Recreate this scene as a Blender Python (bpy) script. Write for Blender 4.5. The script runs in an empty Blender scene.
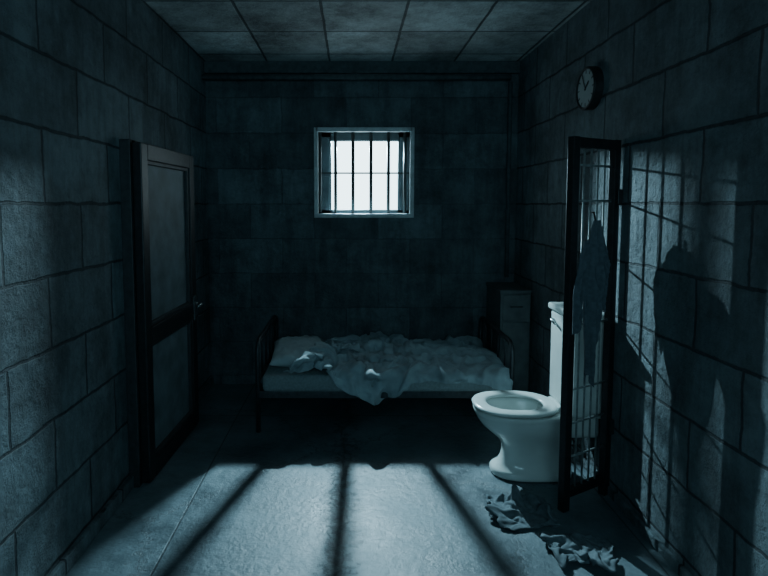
import bpy, bmesh, math, random
from mathutils import Vector, Matrix, noise
random.seed(4)
scene = bpy.context.scene
COL = scene.collection

# ------------------------------------------------------------------ room dims
XL, XR, YB, YF, H = -1.26, 1.43, 4.55, -1.3, 2.815

# ------------------------------------------------------------------ materials
def new_mat(name):
    m = bpy.data.materials.new(name); m.use_nodes = True
    nt = m.node_tree
    for n in list(nt.nodes): nt.nodes.remove(n)
    out = nt.nodes.new('ShaderNodeOutputMaterial')
    b = nt.nodes.new('ShaderNodeBsdfPrincipled')
    nt.links.new(b.outputs[0], out.inputs[0])
    return m, nt, b
def N(nt, t, **kw):
    n = nt.nodes.new(t)
    for k, v in kw.items(): setattr(n, k, v)
    return n
def simple(name, col, rough=0.6, metal=0.0, nscale=20, namt=0.25, bump=0.1, bdist=0.004, spec=0.5):
    m, nt, b = new_mat(name)
    tc = N(nt, 'ShaderNodeTexCoord')
    nz = N(nt, 'ShaderNodeTexNoise'); nz.inputs['Scale'].default_value = nscale; nz.inputs['Detail'].default_value = 6
    nt.links.new(tc.outputs['Object'], nz.inputs['Vector'])
    cr = N(nt, 'ShaderNodeValToRGB')
    cr.color_ramp.elements[0].position = 0.3; cr.color_ramp.elements[1].position = 0.7
    cr.color_ramp.elements[0].color = (*[c*(1-namt) for c in col], 1)
    cr.color_ramp.elements[1].color = (*[min(1, c*(1+namt*0.5)) for c in col], 1)
    nt.links.new(nz.outputs['Fac'], cr.inputs[0]); nt.links.new(cr.outputs[0], b.inputs['Base Color'])
    b.inputs['Roughness'].default_value = rough; b.inputs['Metallic'].default_value = metal
    b.inputs['Specular IOR Level'].default_value = spec
    if bump > 0:
        bp = N(nt, 'ShaderNodeBump'); bp.inputs['Strength'].default_value = bump; bp.inputs['Distance'].default_value = bdist
        nt.links.new(nz.outputs['Fac'], bp.inputs['Height']); nt.links.new(bp.outputs[0], b.inputs['Normal'])
    return m
def block_mat(name, axes, col, mortar, bw=0.58, bh=0.305, offset=0.5, msize=0.009, rough=0.6, origin=(0, 0), bstr=1.0, stain=0.65, wob=0.034, drips=True):
    m, nt, b = new_mat(name)
    tc = N(nt, 'ShaderNodeTexCoord')
    sep = N(nt, 'ShaderNodeSeparateXYZ'); nt.links.new(tc.outputs['Object'], sep.inputs[0])
    com = N(nt, 'ShaderNodeCombineXYZ')
    for i, a in enumerate(axes):
        ad = N(nt, 'ShaderNodeMath', operation='ADD'); ad.inputs[1].default_value = origin[i]+20*[bw, 2*bh][i]
        nt.links.new(sep.outputs[a], ad.inputs[0]); nt.links.new(ad.outputs[0], com.inputs[i])
    wn = N(nt, 'ShaderNodeTexNoise'); wn.inputs['Scale'].default_value = 6; wn.inputs['Detail'].default_value = 7; wn.inputs['Roughness'].default_value = 0.62
    nt.links.new(tc.outputs['Object'], wn.inputs['Vector'])
    sb = N(nt, 'ShaderNodeVectorMath', operation='SUBTRACT'); sb.inputs[1].default_value = (0.5, 0.5, 0.5)
    nt.links.new(wn.outputs['Color'], sb.inputs[0])
    sc = N(nt, 'ShaderNodeVectorMath', operation='SCALE'); sc.inputs['Scale'].default_value = wob
    nt.links.new(sb.outputs[0], sc.inputs[0])
    va = N(nt, 'ShaderNodeVectorMath', operation='ADD'); nt.links.new(com.outputs[0], va.inputs[0]); nt.links.new(sc.outputs[0], va.inputs[1])
    br = N(nt, 'ShaderNodeTexBrick'); br.offset = offset; br.squash = 1.0
    br.inputs['Scale'].default_value = 1; br.inputs['Brick Width'].default_value = bw; br.inputs['Row Height'].default_value = bh
    br.inputs['Mortar Size'].default_value = msize; br.inputs['Mortar Smooth'].default_value = 0.5; br.inputs['Bias'].default_value = 0
    br.inputs['Color1'].default_value = (*[c*0.74 for c in col], 1); br.inputs['Color2'].default_value = (*[c*1.22 for c in col], 1)
    br.inputs['Mortar'].default_value = (*mortar, 1)
    nt.links.new(va.outputs[0], br.inputs['Vector'])
    st = N(nt, 'ShaderNodeTexNoise'); st.inputs['Scale'].default_value = 2.2; st.inputs['Detail'].default_value = 14; st.inputs['Roughness'].default_value = 0.8
    nt.links.new(tc.outputs['Object'], st.inputs['Vector'])
    cr = N(nt, 'ShaderNodeValToRGB'); cr.color_ramp.elements[0].position = 0.38; cr.color_ramp.elements[1].position = 0.6
    s = 1-stain
    cr.color_ramp.elements[0].color = (s, s, s, 1); cr.color_ramp.elements[1].color = (1, 1, 1, 1)
    nt.links.new(st.outputs['Fac'], cr.inputs[0])
    mx = N(nt, 'ShaderNodeMixRGB', blend_type='MULTIPLY'); mx.inputs[0].default_value = 1
    nt.links.new(br.outputs['Color'], mx.inputs[1]); nt.links.new(cr.outputs[0], mx.inputs[2])
    res = mx
    if drips:
        mp = N(nt, 'ShaderNodeMapping'); mp.inputs['Scale'].default_value = (5, 5, 0.9)
        nt.links.new(tc.outputs['Object'], mp.inputs[0])
        dn = N(nt, 'ShaderNodeTexNoise'); dn.inputs['Scale'].default_value = 1.5; dn.inputs['Detail'].default_value = 8; dn.inputs['Roughness'].default_value = 0.7
        nt.links.new(mp.outputs[0], dn.inputs['Vector'])
        dr_ = N(nt, 'ShaderNodeValToRGB'); dr_.color_ramp.elements[0].position = 0.38; dr_.color_ramp.elements[1].position = 0.56
        dr_.color_ramp.elements[0].color = (0.62, 0.62, 0.62, 1)
        nt.links.new(dn.outputs['Fac'], dr_.inputs[0])
        m2 = N(nt, 'ShaderNodeMixRGB', blend_type='MULTIPLY'); m2.inputs[0].default_value = 1
        nt.links.new(mx.outputs[0], m2.inputs[1]); nt.links.new(dr_.outputs[0], m2.inputs[2]); res = m2
    nt.links.new(res.outputs[0], b.inputs['Base Color'])
    b.inputs['Roughness'].default_value = rough
    inv = N(nt, 'ShaderNodeMath', operation='SUBTRACT'); inv.inputs[0].default_value = 1; nt.links.new(br.outputs['Fac'], inv.inputs[1])
    g = N(nt, 'ShaderNodeTexNoise'); g.inputs['Scale'].default_value = 26; g.inputs['Detail'].default_value = 12; g.inputs['Roughness'].default_value = 0.74
    nt.links.new(tc.outputs['Object'], g.inputs['Vector'])
    ml = N(nt, 'ShaderNodeMath', operation='MULTIPLY_ADD'); ml.inputs[1].default_value = 1.7
    nt.links.new(g.outputs['Fac'], ml.inputs[0]); nt.links.new(inv.outputs[0], ml.inputs[2])
    g2 = N(nt, 'ShaderNodeMath', operation='MULTIPLY_ADD'); g2.inputs[1].default_value = 3.0
    nt.links.new(wn.outputs['Fac'], g2.inputs[0]); nt.links.new(ml.outputs[0], g2.inputs[2])
    bp = N(nt, 'ShaderNodeBump'); bp.inputs['Strength'].default_value = bstr; bp.inputs['Distance'].default_value = 0.018
    nt.links.new(g2.outputs[0], bp.inputs['Height']); nt.links.new(bp.outputs[0], b.inputs['Normal'])
    return m

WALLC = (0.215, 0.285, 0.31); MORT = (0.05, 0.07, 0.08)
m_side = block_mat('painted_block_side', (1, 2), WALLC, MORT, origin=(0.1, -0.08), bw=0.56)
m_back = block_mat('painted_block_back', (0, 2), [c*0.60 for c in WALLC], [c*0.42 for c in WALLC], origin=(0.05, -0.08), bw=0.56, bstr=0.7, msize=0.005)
m_ceil = block_mat('ceiling_panels', (0, 1), (0.58, 0.65, 0.65), (0.10, 0.12, 0.125), bw=0.53, bh=0.55, offset=0, msize=0.012, origin=(0.19, 0.1), bstr=0.7, stain=0.7, wob=0.015, drips=False)

def floor_mat():
    m, nt, b = new_mat('worn_concrete_floor')
    tc = N(nt, 'ShaderNodeTexCoord')
    n1 = N(nt, 'ShaderNodeTexNoise'); n1.inputs['Scale'].default_value = 2.2; n1.inputs['Detail'].default_value = 12; n1.inputs['Roughness'].default_value = 0.70
    n2 = N(nt, 'ShaderNodeTexNoise'); n2.inputs['Scale'].default_value = 26; n2.inputs['Detail'].default_value = 8; n2.inputs['Roughness'].default_value = 0.65
    for n in (n1, n2): nt.links.new(tc.outputs['Object'], n.inputs['Vector'])
    cr = N(nt, 'ShaderNodeValToRGB')
    cr.color_ramp.elements[0].position = 0.36; cr.color_ramp.elements[1].position = 0.62
    cr.color_ramp.elements[0].color = (0.048, 0.068, 0.077, 1); cr.color_ramp.elements[1].color = (0.165, 0.22, 0.24, 1)
    nt.links.new(n1.outputs['Fac'], cr.inputs[0])
    br = N(nt, 'ShaderNodeTexBrick'); br.offset = 0.0
    br.inputs['Scale'].default_value = 1; br.inputs['Brick Width'].default_value = 2.24; br.inputs['Row Height'].default_value = 2.2
    br.inputs['Mortar Size'].default_value = 0.006; br.inputs['Mortar Smooth'].default_value = 0.4
    br.inputs['Color1'].default_value = (1, 1, 1, 1); br.inputs['Color2'].default_value = (0.9, 0.9, 0.9, 1); br.inputs['Mortar'].default_value = (0.35, 0.35, 0.35, 1)
    mp = N(nt, 'ShaderNodeMapping'); mp.inputs['Location'].default_value = (22.4+0.87, 22+0.55, 0)
    nt.links.new(tc.outputs['Object'], mp.inputs[0]); nt.links.new(mp.outputs[0], br.inputs['Vector'])
    vo = N(nt, 'ShaderNodeTexVoronoi', feature='DISTANCE_TO_EDGE'); vo.inputs['Scale'].default_value = 0.9
    wob = N(nt, 'ShaderNodeMixRGB', blend_type='ADD'); wob.inputs[0].default_value = 0.25
    nt.links.new(tc.outputs['Object'], wob.inputs[1]); nt.links.new(n2.outputs['Color'], wob.inputs[2]); nt.links.new(wob.outputs[0], vo.inputs['Vector'])
    vr = N(nt, 'ShaderNodeValToRGB'); vr.color_ramp.elements[0].position = 0.0; vr.color_ramp.elements[1].position = 0.010
    vr.color_ramp.elements[0].color = (0.35, 0.35, 0.35, 1)
    nt.links.new(vo.outputs['Distance'], vr.inputs[0])
    sp = N(nt, 'ShaderNodeSeparateXYZ'); nt.links.new(tc.outputs['Object'], sp.inputs[0])
    ca = N(nt, 'ShaderNodeMath', operation='MULTIPLY_ADD'); ca.inputs[1].default_value = 0.30
    nt.links.new(n1.outputs['Fac'], ca.inputs[0]); nt.links.new(sp.outputs[0], ca.inputs[2])
    cb = N(nt, 'ShaderNodeMath', operation='SUBTRACT'); cb.inputs[1].default_value = 0.10; nt.links.new(ca.outputs[0], cb.inputs[0])
    cc = N(nt, 'ShaderNodeMath', operation='ABSOLUTE'); nt.links.new(cb.outputs[0], cc.inputs[0])
    cd = N(nt, 'ShaderNodeValToRGB'); cd.color_ramp.elements[0].position = 0.001; cd.color_ramp.elements[1].position = 0.007
    cd.color_ramp.elements[0].color = (0.22, 0.22, 0.22, 1); nt.links.new(cc.outputs[0], cd.inputs[0])
    n3 = N(nt, 'ShaderNodeTexNoise'); n3.inputs['Scale'].default_value = 15; n3.inputs['Detail'].default_value = 6; n3.inputs['Roughness'].default_value = 0.7
    nt.links.new(tc.outputs['Object'], n3.inputs['Vector'])
    ch = N(nt, 'ShaderNodeMath', operation='MULTIPLY_ADD'); ch.inputs[1].default_value = 1.3
    nt.links.new(cc.outputs[0], ch.inputs[0]); nt.links.new(n3.outputs['Fac'], ch.inputs[2])
    chr_ = N(nt, 'ShaderNodeValToRGB'); chr_.color_ramp.elements[0].position = 0.49; chr_.color_ramp.elements[1].position = 0.57
    chr_.color_ramp.elements[0].color = (0.38, 0.38, 0.38, 1); nt.links.new(ch.outputs[0], chr_.inputs[0])
    mx = N(nt, 'ShaderNodeMixRGB', blend_type='MULTIPLY'); mx.inputs[0].default_value = 1
    nt.links.new(cr.outputs[0], mx.inputs[1]); nt.links.new(br.outputs['Color'], mx.inputs[2])
    mx2 = N(nt, 'ShaderNodeMixRGB', blend_type='MULTIPLY'); mx2.inputs[0].default_value = 0.9
    nt.links.new(mx.outputs[0], mx2.inputs[1]); nt.links.new(vr.outputs[0], mx2.inputs[2])
    mx3 = N(nt, 'ShaderNodeMixRGB', blend_type='MULTIPLY'); mx3.inputs[0].default_value = 0.8
    nt.links.new(mx2.outputs[0], mx3.inputs[1]); nt.links.new(cd.outputs[0], mx3.inputs[2])
    mx4 = N(nt, 'ShaderNodeMixRGB', blend_type='MULTIPLY'); mx4.inputs[0].default_value = 0.9
    nt.links.new(mx3.outputs[0], mx4.inputs[1]); nt.links.new(chr_.outputs[0], mx4.inputs[2])
    nt.links.new(mx4.outputs[0], b.inputs['Base Color'])
    rr = N(nt, 'ShaderNodeMapRange'); rr.inputs['From Min'].default_value = 0.3; rr.inputs['From Max'].default_value = 0.7
    rr.inputs['To Min'].default_value = 0.28; rr.inputs['To Max'].default_value = 0.6
    nt.links.new(n1.outputs['Fac'], rr.inputs[0]); nt.links.new(rr.outputs[0], b.inputs['Roughness'])
    hh = N(nt, 'ShaderNodeMath', operation='MULTIPLY_ADD'); hh.inputs[1].default_value = 0.6
    nt.links.new(n2.outputs['Fac'], hh.inputs[0]); nt.links.new(mx4.outputs[0], hh.inputs[2])
    bp = N(nt, 'ShaderNodeBump'); bp.inputs['Strength'].default_value = 0.7; bp.inputs['Distance'].default_value = 0.012
    nt.links.new(hh.outputs[0], bp.inputs['Height']); nt.links.new(bp.outputs[0], b.inputs['Normal'])
    return m
m_floor = floor_mat()
m_black = simple('black_painted_steel', (0.022, 0.026, 0.028), 0.45, 0.3, 30, 0.4, 0.15)
m_jamb = simple('jamb_paint', (0.035, 0.043, 0.046), 0.55, 0.1, 30, 0.4, 0.15)
m_doorpanel = simple('door_panel_paint', (0.13, 0.17, 0.185), 0.6, 0, 8, 0.4, 0.2)
m_bar = simple('window_bar_steel', (0.03, 0.04, 0.042), 0.5, 0.4, 30, 0.3, 0.1)
m_gatebar = simple('worn_gate_steel', (0.26, 0.30, 0.30), 0.45, 0.3, 30, 0.4, 0.15)
m_frame = simple('window_frame_paint', (0.42, 0.48, 0.49), 0.5, 0, 20, 0.25, 0.1)
m_sash = simple('window_sash_paint', (0.11, 0.14, 0.15), 0.5, 0, 20, 0.25, 0.1)
m_porc = simple('toilet_porcelain', (0.66, 0.71, 0.68), 0.14, 0, 5, 0.10, 0.0)
m_seat = simple('toilet_seat_plastic', (0.62, 0.67, 0.64), 0.22, 0, 5, 0.1, 0.0)
m_water = simple('toilet_water', (0.03, 0.04, 0.045), 0.05, 0, 5, 0.1, 0.0)
m_chrome = simple('worn_chrome', (0.5, 0.53, 0.53), 0.25, 1.0, 20, 0.2, 0.05)
m_bedmetal = simple('bed_frame_steel', (0.05, 0.06, 0.065), 0.45, 0.5, 25, 0.4, 0.1)
m_mat = simple('mattress_ticking', (0.22, 0.27, 0.28), 0.9, 0, 60, 0.2, 0.2)
m_sheet = simple('bed_linen', (0.30, 0.375, 0.40), 0.9, 0, 9, 0.3, 0.15, 0.008)
m_pillow = simple('pillow_cotton', (0.40, 0.475, 0.49), 0.9, 0, 9, 0.12, 0.12, 0.006)
m_shirt = simple('dark_shirt_cotton', (0.085, 0.11, 0.128), 0.9, 0, 40, 0.3, 0.2)
m_rag = simple('rag_cotton', (0.12, 0.155, 0.17), 0.9, 0, 40, 0.3, 0.2)
m_cab = simple('locker_paint', (0.10, 0.125, 0.13), 0.6, 0.0, 14, 0.3, 0.1)
m_pipe = simple('painted_pipe', (0.08, 0.10, 0.105), 0.9, 0.0, 25, 0.3, 0.1, spec=0.0)
m_clockface = simple('clock_dial', (0.36, 0.42, 0.42), 0.4, 0, 10, 0.15, 0.0)

# ------------------------------------------------------------------ helpers
def obj_from_bm(name, bm, mat, parent=None, smooth=False, loc=None):
    me = bpy.data.meshes.new(name); bm.normal_update(); bm.to_mesh(me); bm.free()
    o = bpy.data.objects.new(name, me); COL.objects.link(o)
    if mat: me.materials.append(mat)
    if smooth:
        for p in me.polygons: p.use_smooth = True
    if parent: o.parent = parent
    if loc: o.location = loc
    return o
def empty(name, loc=(0, 0, 0)):
    e = bpy.data.objects.new(name, None); COL.objects.link(e); e.location = loc; e.empty_display_size = 0.1
    return e
def add_box(bm, x0, x1, y0, y1, z0, z1, bev=0.0, seg=2, M=None):
    t = bmesh.new()
    bmesh.ops.create_cube(t, size=1)
    for v in t.verts:
        v.co = Vector(((x0+x1)/2+v.co.x*(x1-x0), (y0+y1)/2+v.co.y*(y1-y0), (z0+z1)/2+v.co.z*(z1-z0)))
    if bev > 0:
        bmesh.ops.bevel(t, geom=t.edges[:], offset=bev, segments=seg, affect='EDGES', profile=0.5)
    if M: t.transform(M)
    me = bpy.data.meshes.new('t'); t.to_mesh(me); t.free(); bm.from_mesh(me); bpy.data.meshes.remove(me)
def box(name, x0, x1, y0, y1, z0, z1, mat, parent=None, bev=0.0, seg=2, M=None, smooth=False):
    bm = bmesh.new(); add_box(bm, x0, x1, y0, y1, z0, z1, bev, seg, M)
    return obj_from_bm(name, bm, mat, parent, smooth)
def tube(name, pts, r, mat, parent=None, cyclic=False, fillet=0.0, res=8):
    pts = [Vector(p) for p in pts]
    if fillet > 0:
        q = [pts[0]]
        for i in range(1, len(pts)-1):
            a, b, c = pts[i-1], pts[i], pts[i+1]
            da = (a-b).normalized(); dc = (c-b).normalized()
            for k in range(7):
                t = k/6
                p0 = b+da*fillet; p1 = b+dc*fillet
                q.append((1-t)**2*p0+2*t*(1-t)*b+t*t*p1)
        q.append(pts[-1]); pts = q
    bm = bmesh.new(); rings = []
    n = len(pts); up = None
    for i, p in enumerate(pts):
        if i == 0: d = pts[1]-pts[0]
        elif i == n-1: d = pts[-1]-pts[-2]
        else: d = (pts[i+1]-pts[i]).normalized()+(pts[i]-pts[i-1]).normalized()
        d.normalize()
        if up is None:
            up = Vector((0, 0, 1)) if abs(d.z) < 0.9 else Vector((1, 0, 0))
        s = d.cross(up).normalized(); up = s.cross(d).normalized()
        rings.append([bm.verts.new(p+(s*math.cos(2*math.pi*k/res)+up*math.sin(2*math.pi*k/res))*r) for k in range(res)])
    for a, b in zip(rings[:-1], rings[1:]):
        for k in range(res):
            bm.faces.new((a[k], a[(k+1) % res], b[(k+1) % res], b[k]))
    bm.faces.new(rings[0][::-1]); bm.faces.new(rings[-1])
    bmesh.ops.recalc_face_normals(bm, faces=bm.faces)
    return obj_from_bm(name, bm, mat, parent, smooth=True)

# ------------------------------------------------------------------ room shell
T = 0.2
box('floor', XL-T, XR+T, YF-T, YB+T, -0.15, 0, m_floor)
box('ceiling', XL-T, XR+T, YF-T, YB+T, H, H+0.15, m_ceil)
box('wall_left', XL-T, XL, YF-T, YB+T, 0, H, m_side)
box('wall_right', XR, XR+T, YF-T, YB+T, 0, H, m_side)
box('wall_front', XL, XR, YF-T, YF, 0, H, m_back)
WX0, WX1, WZ0, WZ1 = -0.315, 0.525, 1.50, 2.25
bm = bmesh.new()
add_box(bm, XL, WX0, YB, YB+T, 0, H); add_box(bm, WX1, XR, YB, YB+T, 0, H)
add_box(bm, WX0, WX1, YB, YB+T, 0, WZ0); add_box(bm, WX0, WX1, YB, YB+T, WZ1, H)
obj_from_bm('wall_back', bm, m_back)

box('baseboard_left', XL, XL+0.025, YF, YB, 0, 0.07, m_side, bev=0.006)
box('baseboard_right', XR-0.02, XR, YF, YB, 0, 0.05, m_side, bev=0.006)
box('trim_1', XL, XR, YB-0.05, YB, H-0.10, H, m_pipe, bev=0.008)

# ------------------------------------------------------------------ window
win = empty('window_1')
fw = 0.036
bm = bmesh.new()
add_box(bm, WX0-fw*0.4, WX0+fw*0.6, YB-0.018, YB+0.03, WZ0-fw*0.4, WZ1+fw*0.4, 0.004)
add_box(bm, WX1-fw*0.6, WX1+fw*0.4, YB-0.018, YB+0.03, WZ0-fw*0.4, WZ1+fw*0.4, 0.004)
add_box(bm, WX0, WX1, YB-0.018, YB+0.03, WZ1-fw*0.6, WZ1+fw*0.4, 0.004)
add_box(bm, WX0, WX1, YB-0.024, YB+0.03, WZ0-fw*0.4, WZ0+fw*0.6, 0.004)
obj_from_bm('outer_frame', bm, m_frame, win)
sy0, sy1 = YB+0.13, YB+0.17
a, b_, c, d = WX0, WX1, WZ0, WZ1
bm = bmesh.new()
add_box(bm, a, a+0.13, sy0, sy1, c, d, 0.004); add_box(bm, b_-0.115, b_, sy0, sy1, c, d, 0.004)
add_box(bm, a, b_, sy0, sy1, c, c+0.055, 0.004); add_box(bm, a, b_, sy0, sy1, d-0.085, d, 0.004)
obj_from_bm('sash', bm, m_sash, win)
bm = bmesh.new()
for (p, q) in ((a+0.015, a+0.115), (b_-0.10, b_-0.015)):
    add_box(bm, p, q, sy0-0.008, sy0+0.004, c+0.05, 1.855, 0.003); add_box(bm, p, q, sy0-0.008, sy0+0.004, 1.885, d-0.05, 0.003)
obj_from_bm('shutter_panels', bm, m_doorpanel, win)
for i, px in enumerate([320, 335.5, 353, 371, 388.5, 405]):
    x = (px-352)/114.5
    tube('bar_%d' % (i+1), [(x, YB+0.03, WZ0), (x, YB+0.03, WZ1)], 0.0145, m_bar, win, res=12)
for i, z in enumerate([1.875]):
    box('cross_bar_%d' % (i+1), WX0, WX1, YB+0.026, YB+0.034, z-0.007, z+0.007, m_bar, win)

# ------------------------------------------------------------------ pipes
tube('ceiling_pipe', [(XL, YB-0.085, 2.67), (XR-0.09, YB-0.085, 2.67)], 0.022, m_pipe)
tube('wall_conduit', [(XR-0.08, YB-0.04, 2.64), (XR-0.08, YB-0.04, 0.97)], 0.018, m_pipe)

# ------------------------------------------------------------------ left door (slightly ajar, hinged on the near jamb)
dr = empty('door_1')
dy0, dy1 = 2.86, 3.70
dz1 = 1.94
st = 0.085
X0, X1 = XL+0.06, XL+0.112
MD = Matrix.Translation((X0, dy0, 0)) @ Matrix.Rotation(math.radians(-2.2), 4, 'Z') @ Matrix.Translation((-X0, -dy0, 0))
bm = bmesh.new()
add_box(bm, X0, X1, dy0, dy0+st, 0.015, dz1, 0.006)
add_box(bm, X0, X1, dy1-st, dy1, 0.015, dz1, 0.006)
add_box(bm, X0, X1, dy0+st, dy1-st, dz1-0.09, dz1, 0.004)
add_box(bm, X0, X1, dy0+st, dy1-st, 0.80, 0.90, 0.004)
add_box(bm, X0, X1, dy0+st, dy1-st, 0.015, 0.12, 0.004)
bm.transform(MD)
obj_from_bm('leaf_frame', bm, m_black, dr)
bm = bmesh.new()
for (z0, z1) in ((0.90, dz1-0.09), (0.12, 0.80)):
    e = 0.022
    add_box(bm, X0+0.005, X1-0.012, dy0+st, dy0+st+e, z0, z1, 0.003); add_box(bm, X0+0.005, X1-0.012, dy1-st-e, dy1-st, z0, z1, 0.003)
    add_box(bm, X0+0.005, X1-0.012, dy0+st, dy1-st, z0, z0+e, 0.003); add_box(bm, X0+0.005, X1-0.012, dy0+st, dy1-st, z1-e, z1, 0.003)
bm.transform(MD)
obj_from_bm('panel_moulding', bm, m_jamb, dr)
box('upper_panel', X0+0.002, X0+0.018, dy0+st, dy1-st, 0.90, dz1-0.09, m_doorpanel, dr, M=MD)
box('lower_panel', X0+0.002, X0+0.018, dy0+st, dy1-st, 0.12, 0.80, m_doorpanel, dr, M=MD)
bm = bmesh.new()
add_box(bm, XL, X0-0.002, dy0-0.02, dy0+0.05, 0.0, dz1+0.015, 0.004); add_box(bm, XL, X0-0.002, dy1-0.04, dy1+0.03, 0.0, dz1+0.015, 0.004)
add_box(bm, XL, X0-0.002, dy0, dy1, dz1-0.04, dz1+0.015, 0.004)
obj_from_bm('jamb', bm, m_jamb, dr)
box('lock_plate', X1, X1+0.006, dy1-0.075, dy1-0.025, 0.78, 0.96, m_chrome, dr, bev=0.002, M=MD)
tube('handle', [MD @ Vector(p) for p in ((X1, dy1-0.05, 0.90), (X1+0.055, dy1-0.05, 0.90), (X1+0.058, dy1-0.14, 0.90))], 0.009, m_chrome, dr, fillet=0.015)

# ------------------------------------------------------------------ clock on right wall
ck = empty('wall_clock')
cy, cz, cr_ = 3.13, 2.285, 0.125
def disc(name, x0, x1, r, mat, parent, seg=48, bev=0.0):
    bm = bmesh.new()
    bmesh.ops.create_cone(bm, cap_ends=True, segments=seg, radius1=r, radius2=r, depth=abs(x1-x0))
    bm.transform(Matrix.Translation(((x0+x1)/2, cy, cz)) @ Matrix.Rotation(math.pi/2, 4, 'Y'))
    return obj_from_bm(name, bm, mat, parent)
disc('case', XR, XR-0.045, cr_, m_black, ck)
bm = bmesh.new(); rings = []
for k in range(48):
    a = 2*math.pi*k/48; ring = []
    for j in range(8):
        b2 = 2*math.pi*j/8; rr = cr_-0.008+0.009*math.cos(b2); xx = XR-0.047+0.009*math.sin(b2)
        ring.append(bm.verts.new((xx, cy+rr*math.cos(a), cz+rr*math.sin(a))))
    rings.append(ring)
for k in range(48):
    A, B = rings[k], rings[(k+1) % 48]
    for j in range(8): bm.faces.new((A[j], A[(j+1) % 8], B[(j+1) % 8], B[j]))
bmesh.ops.recalc_face_normals(bm, faces=bm.faces)
obj_from_bm('rim', bm, m_black, ck, True)
disc('dial', XR-0.043, XR-0.048, cr_-0.014, m_clockface, ck)
for k in range(12):
    a = 2*math.pi*k/12
    M = Matrix.Translation((XR-0.049, cy, cz)) @ Matrix.Rotation(a, 4, 'X')
    box('tick_%d' % (k+1), -0.001, 0.001, -0.003, 0.003, cr_*0.68, cr_*0.84, m_black, ck, M=M)
for nm, a, l, w in (('hour_hand', 0.9, 0.055, 0.005), ('minute_hand', -0.5, 0.085, 0.0035)):
    M = Matrix.Translation((XR-0.052, cy, cz)) @ Matrix.Rotation(a, 4, 'X')
    box(nm, -0.001, 0.001, -w, w, -0.012, l, m_black, ck, M=M)

# ------------------------------------------------------------------ toilet
tl = empty('toilet')
TY = 3.02
def sect(x0, x1, b, z, n=40, e=2.3, eb=None):
    cx, a = (x0+x1)/2, (x1-x0)/2; out = []
    for k in range(n):
        t = 2*math.pi*k/n; c, s = math.cos(t), math.sin(t)
        ee = e if c < 0 else (eb or e)
        out.append(Vector((XR+cx+a*math.copysign(abs(c)**(2/ee), c), TY+b*math.copysign(abs(s)**(2/ee), s), z)))
    return out
def loft(name, secs, mat, parent, cap0=True, cap1=True, closed=False, sub=1):
    bm = bmesh.new(); R = [[bm.verts.new(p) for p in s] for s in secs]; n = len(R[0])
    pairs = list(zip(R[:-1], R[1:]))
    if closed: pairs.append((R[-1], R[0]))
    for A, B in pairs:
        for k in range(n): bm.faces.new((A[k], A[(k+1) % n], B[(k+1) % n], B[k]))
    if cap0 and not closed: bm.faces.new(R[0][::-1])
    if cap1 and not closed: bm.faces.new(R[-1])
    bmesh.ops.recalc_face_normals(bm, faces=bm.faces)
    o = obj_from_bm(name, bm, mat, parent, True)
    if sub:
        md = o.modifiers.new('sub', 'SUBSURF'); md.levels = sub; md.render_levels = sub
    return o
S = [(0.0, -.595, -.13, .13), (0.006, -.602, -.13, .137), (0.035, -.602, -.13, .137), (0.048, -.592, -.13, .127), (0.062, -.555, -.13, .106),
     (0.14, -.525, -.14, .096), (0.20, -.54, -.14, .108), (0.25, -.595, -.14, .138), (0.30, -.66, -.15, .17), (0.35, -.69, -.17, .188), (0.370, -.694, -.18, .19), (0.376, -.704, -.18, .197), (0.398, -.706, -.18, .198), (0.403, -.70, -.185, .192)]
secs = [sect(x0, x1, b, z, e=2.4, eb=3.2) for z, x0, x1, b in S]
secs += [sect(-.655, -.26, .142, .403), sect(-.645, -.27, .135, .39), sect(-.63, -.29, .12, .33), sect(-.57, -.33, .085, .26), sect(-.50, -.38, .04, .215)]
loft('bowl', secs, m_porc, tl)
loft('water', [sect(-.575, -.325, .09, .262), sect(-.575, -.325, .09, .268)], m_water, tl, sub=0)
def ring(z0, z1, o, i):
    return [sect(o[0], o[1], o[2], z0), sect(o[0]-.004, o[1]+.002, o[2]+.004, (z0+z1)/2), sect(o[0]+.006, o[1]-.006, o[2]-.006, z1),
            sect(i[0]-.008, i[1]+.008, i[2]+.008, z1), sect(i[0]+.002, i[1]-.002, i[2]-.002, (z0+z1)/2), sect(i[0]-.004, i[1]+.004, i[2]+.004, z0)]
loft('seat', ring(.408, .434, (-.71, -.215, .202), (-.625, -.30, .115)), m_seat, tl, closed=True)
box('deck', XR-0.30, XR-0.02, TY-0.155, TY+0.155, 0.27, 0.40, m_porc, tl, bev=0.03, seg=4, smooth=True)
box('tank', XR-0.19, XR-0.002, TY-0.185, TY+0.19, 0.395, 0.955, m_porc, tl, bev=0.022, seg=4, smooth=True)
box('tank_lid', XR-0.205, XR-0.001, TY-0.195, TY+0.20, 0.955, 0.995, m_porc, tl, bev=0.012, seg=3, smooth=True)
box('seat_hinge', XR-0.235, XR-0.205, TY-0.09, TY+0.09, 0.40, 0.432, m_seat, tl, bev=0.008)
tube('flush_lever', [(XR-0.19, TY+0.13, 0.90), (XR-0.21, TY+0.13, 0.90), (XR-0.212, TY+0.06, 0.885)], 0.007, m_chrome, tl, fillet=0.01)

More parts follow.
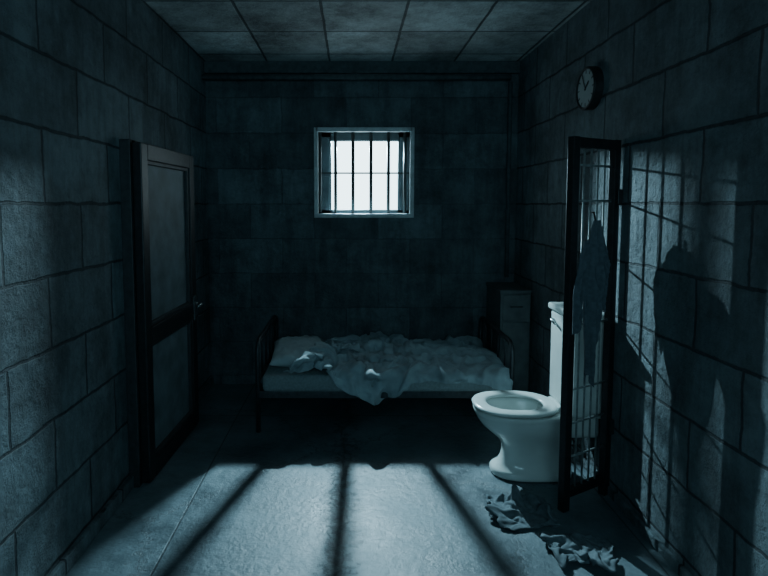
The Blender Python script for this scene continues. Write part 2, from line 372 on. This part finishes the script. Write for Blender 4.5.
# ------------------------------------------------------------------ barred gate
gt = empty('barred_gate')
P0 = Vector((1.11, 2.625, 0)); P1 = Vector((1.395, 2.78, 0))
tv = (P1-P0).normalized(); L = (P1-P0).length; nv = Vector((tv.y, -tv.x, 0))
MG = Matrix.Translation(P0) @ Matrix.Rotation(math.atan2(tv.y, tv.x), 4, 'Z')
GH = 1.94
box('post_free', -0.024, 0.024, -0.02, 0.02, 0.0, GH, m_black, gt, bev=0.004, M=MG)
box('post_hinge', L-0.022, L+0.022, -0.02, 0.02, 0.0, GH, m_black, gt, bev=0.004, M=MG)
box('top_rail', 0.02, L-0.02, -0.02, 0.02, GH-0.055, GH-0.003, m_black, gt, bev=0.003, M=MG)
box('bottom_rail', 0.02, L-0.02, -0.018, 0.018, 0.07, 0.11, m_black, gt, bev=0.003, M=MG)
for i in range(4):
    s = 0.028+(L-0.056)*(i+1)/5
    p = MG @ Vector((s, 0, 0.10)); q = MG @ Vector((s, 0, GH-0.04))
    tube('bar_%d' % (i+1), [p, q], 0.0055, m_gatebar, gt)
for i, z in enumerate([0.28, 0.46, 0.64, 0.98, 1.3, 1.62, 1.80]):
    p = MG @ Vector((0.02, 0.0, z)); q = MG @ Vector((L-0.02, 0.0, z))
    tube('cross_bar_%d' % (i+1), [p, q], 0.006, m_gatebar, gt)
for i, z in enumerate([0.35, 1.6]):
    box('hinge_%d' % (i+1), 1.405, XR, 2.755, 2.805, z, z+0.08, m_black, gt, bev=0.003)

# ------------------------------------------------------------------ locker
lk = empty('bedside_locker')
box('body', 1.185, XR-0.005, 4.10, 4.52, 0.0, 0.90, m_cab, lk, bev=0.006)
box('top', 1.175, XR-0.003, 4.08, 4.525, 0.90, 0.922, m_cab, lk, bev=0.004)
box('drawer_front', 1.20, XR-0.02, 4.088, 4.102, 0.68, 0.885, m_cab, lk, bev=0.004)
box('cupboard_front', 1.20, XR-0.02, 4.088, 4.102, 0.04, 0.665, m_cab, lk, bev=0.004)
tube('drawer_pull', [(1.26, 4.09, 0.79), (1.26, 4.07, 0.79), (1.35, 4.07, 0.79), (1.35, 4.09, 0.79)], 0.005, m_bedmetal, lk, fillet=0.008)

# ------------------------------------------------------------------ bed
bed = empty('prison_bed')
BX0, BX1, BY0, BY1 = -0.66, 1.12, 3.57, 4.46
r = 0.017
for nm, x, zt in (('head_hoop', BX0, 0.645), ('foot_hoop', BX1, 0.635)):
    tube(nm, [(x, BY0, 0), (x, BY0, zt), (x, BY1, zt), (x, BY1, 0)], r, m_bedmetal, bed, fillet=0.10, res=12)
    tube(nm+'_rail', [(x, BY0, 0.36), (x, BY1, 0.36)], 0.012, m_bedmetal, bed)
    for k in range(4):
        y = BY0+(BY1-BY0)*(k+1)/5
        tube(nm+'_spindle_%d' % (k+1), [(x, y, 0.36), (x, y, zt)], 0.007, m_bedmetal, bed)
box('side_rail_1', BX0, BX1, BY0-0.012, BY0+0.015, 0.245, 0.295, m_bedmetal, bed, bev=0.004)
box('side_rail_2', BX0, BX1, BY1-0.015, BY1+0.012, 0.245, 0.295, m_bedmetal, bed, bev=0.004)
bm = bmesh.new()
for k in range(14):
    x = BX0+0.08+(BX1-BX0-0.16)*k/13
    add_box(bm, x-0.02, x+0.02, BY0, BY1, 0.272, 0.284)
obj_from_bm('slats', bm, m_bedmetal, bed)
bm = bmesh.new()
add_box(bm, BX0+0.03, BX1-0.03, BY0-0.02, BY1-0.0, 0.286, 0.41, 0.035, 4)
matt = obj_from_bm('mattress', bm, m_mat, bed, True)

def pillow(cx, cy_, z0, lx, ly, th, rot, name, parent):
    bm = bmesh.new(); n = 48
    for side in (1, -1):
        g = []
        for i in range(n+1):
            row = []
            for j in range(n+1):
                u, v = i/n*2-1, j/n*2-1
                e = max(0, (1-abs(u)**3.2))**0.5*max(0, (1-abs(v)**3.2))**0.5
                x = u*lx/2; y = v*ly/2
                x *= 1-0.07*(1-v*v)*abs(u)**3; y *= 1-0.07*(1-u*u)*abs(v)**3
                w = noise.fractal(Vector((x*9, y*9, side*3)), 0.7, 2.0, 4)*0.012*min(1, e*2)
                w += 0.020*abs(noise.noise(Vector((x*14+y*6, y*5, 1.3))))*min(1, e*2)
                z = side*th/2*e*(1 if side > 0 else 0.75)+w*(side > 0)
                row.append(bm.verts.new((x, y, z)))
            g.append(row)
        for i in range(n):
            for j in range(n):
                f = (g[i][j], g[i+1][j], g[i+1][j+1], g[i][j+1])
                bm.faces.new(f if side > 0 else f[::-1])
    bmesh.ops.remove_doubles(bm, verts=bm.verts, dist=0.0008)
    bm.transform(Matrix.Translation((cx, cy_, z0+th*0.375)) @ Matrix.Rotation(rot, 4, 'Z'))
    return obj_from_bm(name, bm, mat=m_pillow, parent=parent, smooth=True)
pil = pillow(-0.41, 3.95, 0.408, 0.42, 0.62, 0.15, 0.10, 'pillow', bed)

# ------------------------------------------------------------------ cloth simulation helper
def grid_bm(fn, nx, ny, keep=None):
    bm = bmesh.new(); g = {}
    for i in range(nx+1):
        for j in range(ny+1):
            g[i, j] = bm.verts.new(fn(i/nx, j/ny))
    for i in range(nx):
        for j in range(ny):
            if keep is None or keep((i+.5)/nx, (j+.5)/ny):
                bm.faces.new((g[i, j], g[i+1, j], g[i+1, j+1], g[i, j+1]))
    bmesh.ops.delete(bm, geom=[v for v in bm.verts if not v.link_faces], context='VERTS')
    return bm
def add_collision(o, th=0.004):
    o.modifiers.new('col', 'COLLISION')
    o.collision.thickness_outer = th; o.collision.thickness_inner = 0.05
    o.collision.cloth_friction = 25
def rem_collision(o):
    for md in list(o.modifiers):
        if md.type == 'COLLISION': o.modifiers.remove(md)
def finish_cloth(o, th):
    so = o.modifiers.new('thick', 'SOLIDIFY'); so.thickness = th; so.offset = 0
    sb = o.modifiers.new('sub', 'SUBSURF'); sb.levels = 1; sb.render_levels = 1
def simulate(items, frames):
    for o, kw in items:
        md = o.modifiers.new('cloth', 'CLOTH'); s = md.settings; c = md.collision_settings
        s.quality = 5; s.mass = kw.get('mass', 0.25); s.air_damping = 2.0
        s.tension_stiffness = 12; s.compression_stiffness = kw.get('comp', 12); s.shear_stiffness = 5
        s.bending_stiffness = kw.get('bend', 0.25)
        s.shrink_min = kw.get('shrink', 0.0)
        c.distance_min = 0.006; c.collision_quality = 2
        c.use_self_collision = True; c.self_distance_min = kw.get('sd', 0.005); c.self_friction = 8
        md.point_cache.frame_start = 1; md.point_cache.frame_end = frames+1
    scene.frame_start = 1; scene.frame_end = frames+1
    for f in range(1, frames+1): scene.frame_set(f)
    dg = bpy.context.evaluated_depsgraph_get()
    for o, kw in items:
        ev = o.evaluated_get(dg)
        me = bpy.data.meshes.new_from_object(ev)
        o.modifiers.clear()
        o.data = me
        for p in me.polygons: p.use_smooth = True
    scene.frame_set(1)

def sstep(a, b, x):
    t = min(1, max(0, (x-a)/(b-a))); return t*t*(3-2*t)
def bl(u, v):
    x0 = -0.50+0.28*sstep(0.05, 0.35, v)
    x = x0+(1.07-x0)*u
    front = 3.615-0.165*math.exp(-((x-0.24)/0.27)**2)+0.010*math.sin(x*17)-0.075*sstep(0.45, 0.9, x)
    back = 4.40
    y = front+(back-front)*v
    z = 0.50+0.06*noise.noise(Vector((x*4, y*4, 0)))+0.05*noise.noise(Vector((x*9, y*9, 4)))
    z += 0.04*math.sin((x*1.0+y*1.6)*14)*math.exp(-((x-0.1)/0.5)**2)
    if x < -0.12: z += 0.12*min(1, (-0.12-x)/0.1)*sstep(3.6, 3.68, y)
    return (x, y, z)
blanket = obj_from_bm('blanket', grid_bm(bl, 104, 68), m_sheet, bed, True)

def rag1(u, v):
    x = 0.71+0.36*u; y = 2.44+0.29*v+0.02*math.sin(u*3)
    z = 0.07+0.11*noise.noise(Vector((u*3, v*3, 0)))+0.06*noise.noise(Vector((u*7, v*7, 7)))
    return (x, y, max(z, 0.012))
def keep1(u, v):
    return not ((v < 0.25 and (u < 0.15 or u > 0.88)) or (v > 0.88 and 0.42 < u < 0.58))
r1 = obj_from_bm('discarded_shirt', grid_bm(rag1, 40, 34, keep1), m_rag, None, True)
def rag2(u, v):
    x = 0.90+0.31*u; y = 2.19+0.21*v
    z = 0.065+0.10*noise.noise(Vector((u*3, v*3, 11)))+0.05*noise.noise(Vector((u*7, v*6, 17)))
    return (x, y, max(z, 0.012))
r2 = obj_from_bm('discarded_rag', grid_bm(rag2, 36, 26), m_rag, None, True)
def tow(u, v):
    x = -0.20+0.28*u; y = 3.90+0.22*v
    z = 0.62+0.05*noise.noise(Vector((u*4, v*4, 21)))+0.03*noise.noise(Vector((u*9, v*8, 27)))
    return (x, y, z)
tw = obj_from_bm('crumpled_towel', grid_bm(tow, 32, 26), m_sheet, bed, True)

fl = bpy.data.objects['floor']
add_collision(fl); add_collision(matt); add_collision(pil)
simulate([(blanket, dict(shrink=-0.12, bend=0.15)), (r1, dict(shrink=-0.06, bend=0.15, sd=0.003)), (r2, dict(shrink=-0.06, bend=0.15, sd=0.003))], 34)
me = blanket.data
bmn = [v.normal.copy() for v in me.vertices]
for v, nn in zip(me.vertices, bmn):
    x, y, z = v.co
    if nn.z < 0: nn = -nn
    wgt = 1.0 if z > 0.38 else 0.5
    wrp = noise.noise(Vector((x*2.2, y*2.2, 3)))
    f1 = (1-abs(noise.noise(Vector((x*2.6+y*6.0+wrp*2.5, (x*1.5-y)*1.0, 1)))*3.0))
    f2 = (1-abs(noise.noise(Vector((x*8+wrp*3, y*3.5-x*2, 5)))*3.0))
    f3 = noise.noise(Vector((x*17+y*4, y*15, 9)))
    amp = 0.062*max(0, f1)**2+0.040*max(0, f2)**2+0.008*f3
    amp *= 0.65+0.35*math.exp(-((x-0.15)/0.5)**2)
    v.co = v.co+nn*(amp*wgt)
add_collision(blanket, 0.006)
simulate([(tw, dict(shrink=-0.15, bend=0.1, sd=0.003))], 24)
rem_collision(blanket)
finish_cloth(blanket, 0.006)
for o in (r1, r2, tw): finish_cloth(o, 0.004)
for o in (fl, matt, pil): rem_collision(o)

# ------------------------------------------------------------------ jacket hung on the gate
def prof(t, pts):
    for (a, x), (b, y) in zip(pts[:-1], pts[1:]):
        if a <= t <= b:
            k = (t-a)/(b-a); k = k*k*(3-2*k); return x+(y-x)*k
    return pts[-1][1]
def jacket(pts_l, pts_r, ztop, zbot, depth, seed, nx=46, nz=90, off=0.03):
    bm = bmesh.new()
    for side in (1, -1):
        g = []
        for i in range(nz+1):
            t = i/nz; z = ztop+(zbot-ztop)*t; row = []
            l, r_ = prof(t, pts_l), prof(t, pts_r)
            for j in range(nx+1):
                u = j/nx; s = l+(r_-l)*u
                e = math.sqrt(max(0, 1-(2*u-1)**2))
                fold = 0.016*math.sin(u*15+seed+1.3*math.sin(t*4))*min(1, t*3+0.2)+0.014*noise.noise(Vector((u*5, t*9, seed)))+0.007*noise.noise(Vector((u*11, t*22, seed)))
                fold += 0.01*math.sin(t*26+u*5)*math.exp(-((t-0.3)/0.2)**2)
                dd = off+(depth/2)+side*(depth/2)*e*min(1, 0.35+t*2)+(fold*e if side > 0 else 0)
                zz = z+0.03*math.sin(u*7+seed)*t*t
                p = P0+tv*s+nv*dd+Vector((0, 0, zz)); row.append(bm.verts.new(p))
            g.append(row)
        for i in range(nz):
            for j in range(nx):
                bm.faces.new((g[i][j], g[i][j+1], g[i+1][j+1], g[i+1][j]))
    bmesh.ops.remove_doubles(bm, verts=bm.verts, dist=0.0006)
    bmesh.ops.recalc_face_normals(bm, faces=bm.faces)
    return bm
jk = empty('hanging_jacket')
bm = jacket([(0, .095), (.08, .075), (.20, .015), (.5, .04), (1, .075)], [(0, .15), (.08, .17), (.20, .20), (.5, .17), (.8, .13), (1, .105)], 1.52, 0.70, 0.045, 1.0)
obj_from_bm('torso', bm, m_shirt, jk, True)
bm = jacket([(0, .03), (.2, -.005), (.6, -.04), (1, -.035)], [(0, .09), (.3, .065), (.7, .02), (1, .0)], 1.42, 0.98, 0.03, 4.0, nx=24, nz=60, off=0.04)
obj_from_bm('sleeve_1', bm, m_shirt, jk, True)
bm = jacket([(0, .14), (.2, .145), (.6, .155), (1, .155)], [(0, .18), (.3, .205), (.7, .20), (1, .185)], 1.42, 1.08, 0.03, 7.0, nx=24, nz=60, off=0.04)
obj_from_bm('sleeve_2', bm, m_shirt, jk, True)
tube('hook', [MG @ Vector((0.12, -0.022, 1.56)), MG @ Vector((0.12, -0.035, 1.56)), MG @ Vector((0.12, -0.05, 1.50))], 0.005, m_black, jk)

# ------------------------------------------------------------------ lights
w = bpy.data.worlds.new('World'); scene.world = w; w.use_nodes = True
bg = w.node_tree.nodes['Background']; bg.inputs[0].default_value = (0.64, 0.88, 0.97, 1); bg.inputs[1].default_value = 5.5

def area(name, loc, target, sx, sy, power, col, portal=False, spread=None):
    l = bpy.data.lights.new(name, 'AREA'); l.shape = 'RECTANGLE'; l.size = sx; l.size_y = sy; l.energy = power; l.color = col
    if spread: l.spread = math.radians(spread)
    o = bpy.data.objects.new(name, l); COL.objects.link(o); o.location = loc
    d = Vector(target)-Vector(loc); o.rotation_euler = d.to_track_quat('-Z', 'Y').to_euler()
    if portal: l.cycles.is_portal = True
    return o
area('window_daylight_portal', ((WX0+WX1)/2, YB+0.19, (WZ0+WZ1)/2), ((WX0+WX1)/2, 0, (WZ0+WZ1)/2), 0.83, 0.73, 1, (1, 1, 1), portal=True)
l = bpy.data.lights.new('yard_floodlight', 'SPOT'); l.energy = 760; l.color = (0.50, 0.84, 1.0); l.shadow_soft_size = 0.018
l.spot_size = math.radians(108); l.spot_blend = 1.0
o = bpy.data.objects.new('yard_floodlight', l); COL.objects.link(o); o.location = (0.03, 5.22, 2.25)
o.rotation_euler = (Vector((0.15, 2.4, 0.0))-Vector(o.location)).to_track_quat('-Z', 'Y').to_euler()
area('fill_light', (0.1, -1.1, 2.0), (0.1, 2.6, 2.2), 1.6, 0.9, 12.5, (0.40, 0.80, 1.0), spread=125)  # added teal fill behind the camera to lift the room, not a fixture

# ------------------------------------------------------------------ camera
cam = bpy.data.cameras.new('cam'); co = bpy.data.objects.new('cam', cam); COL.objects.link(co); scene.camera = co
cam.sensor_width = 36; cam.lens = 520/768*36
cam.shift_x = 32/768; cam.shift_y = -47/768
co.location = (0, 0, 1.6); co.rotation_euler = (math.radians(90-4), 0, 0)
cam.clip_start = 0.02
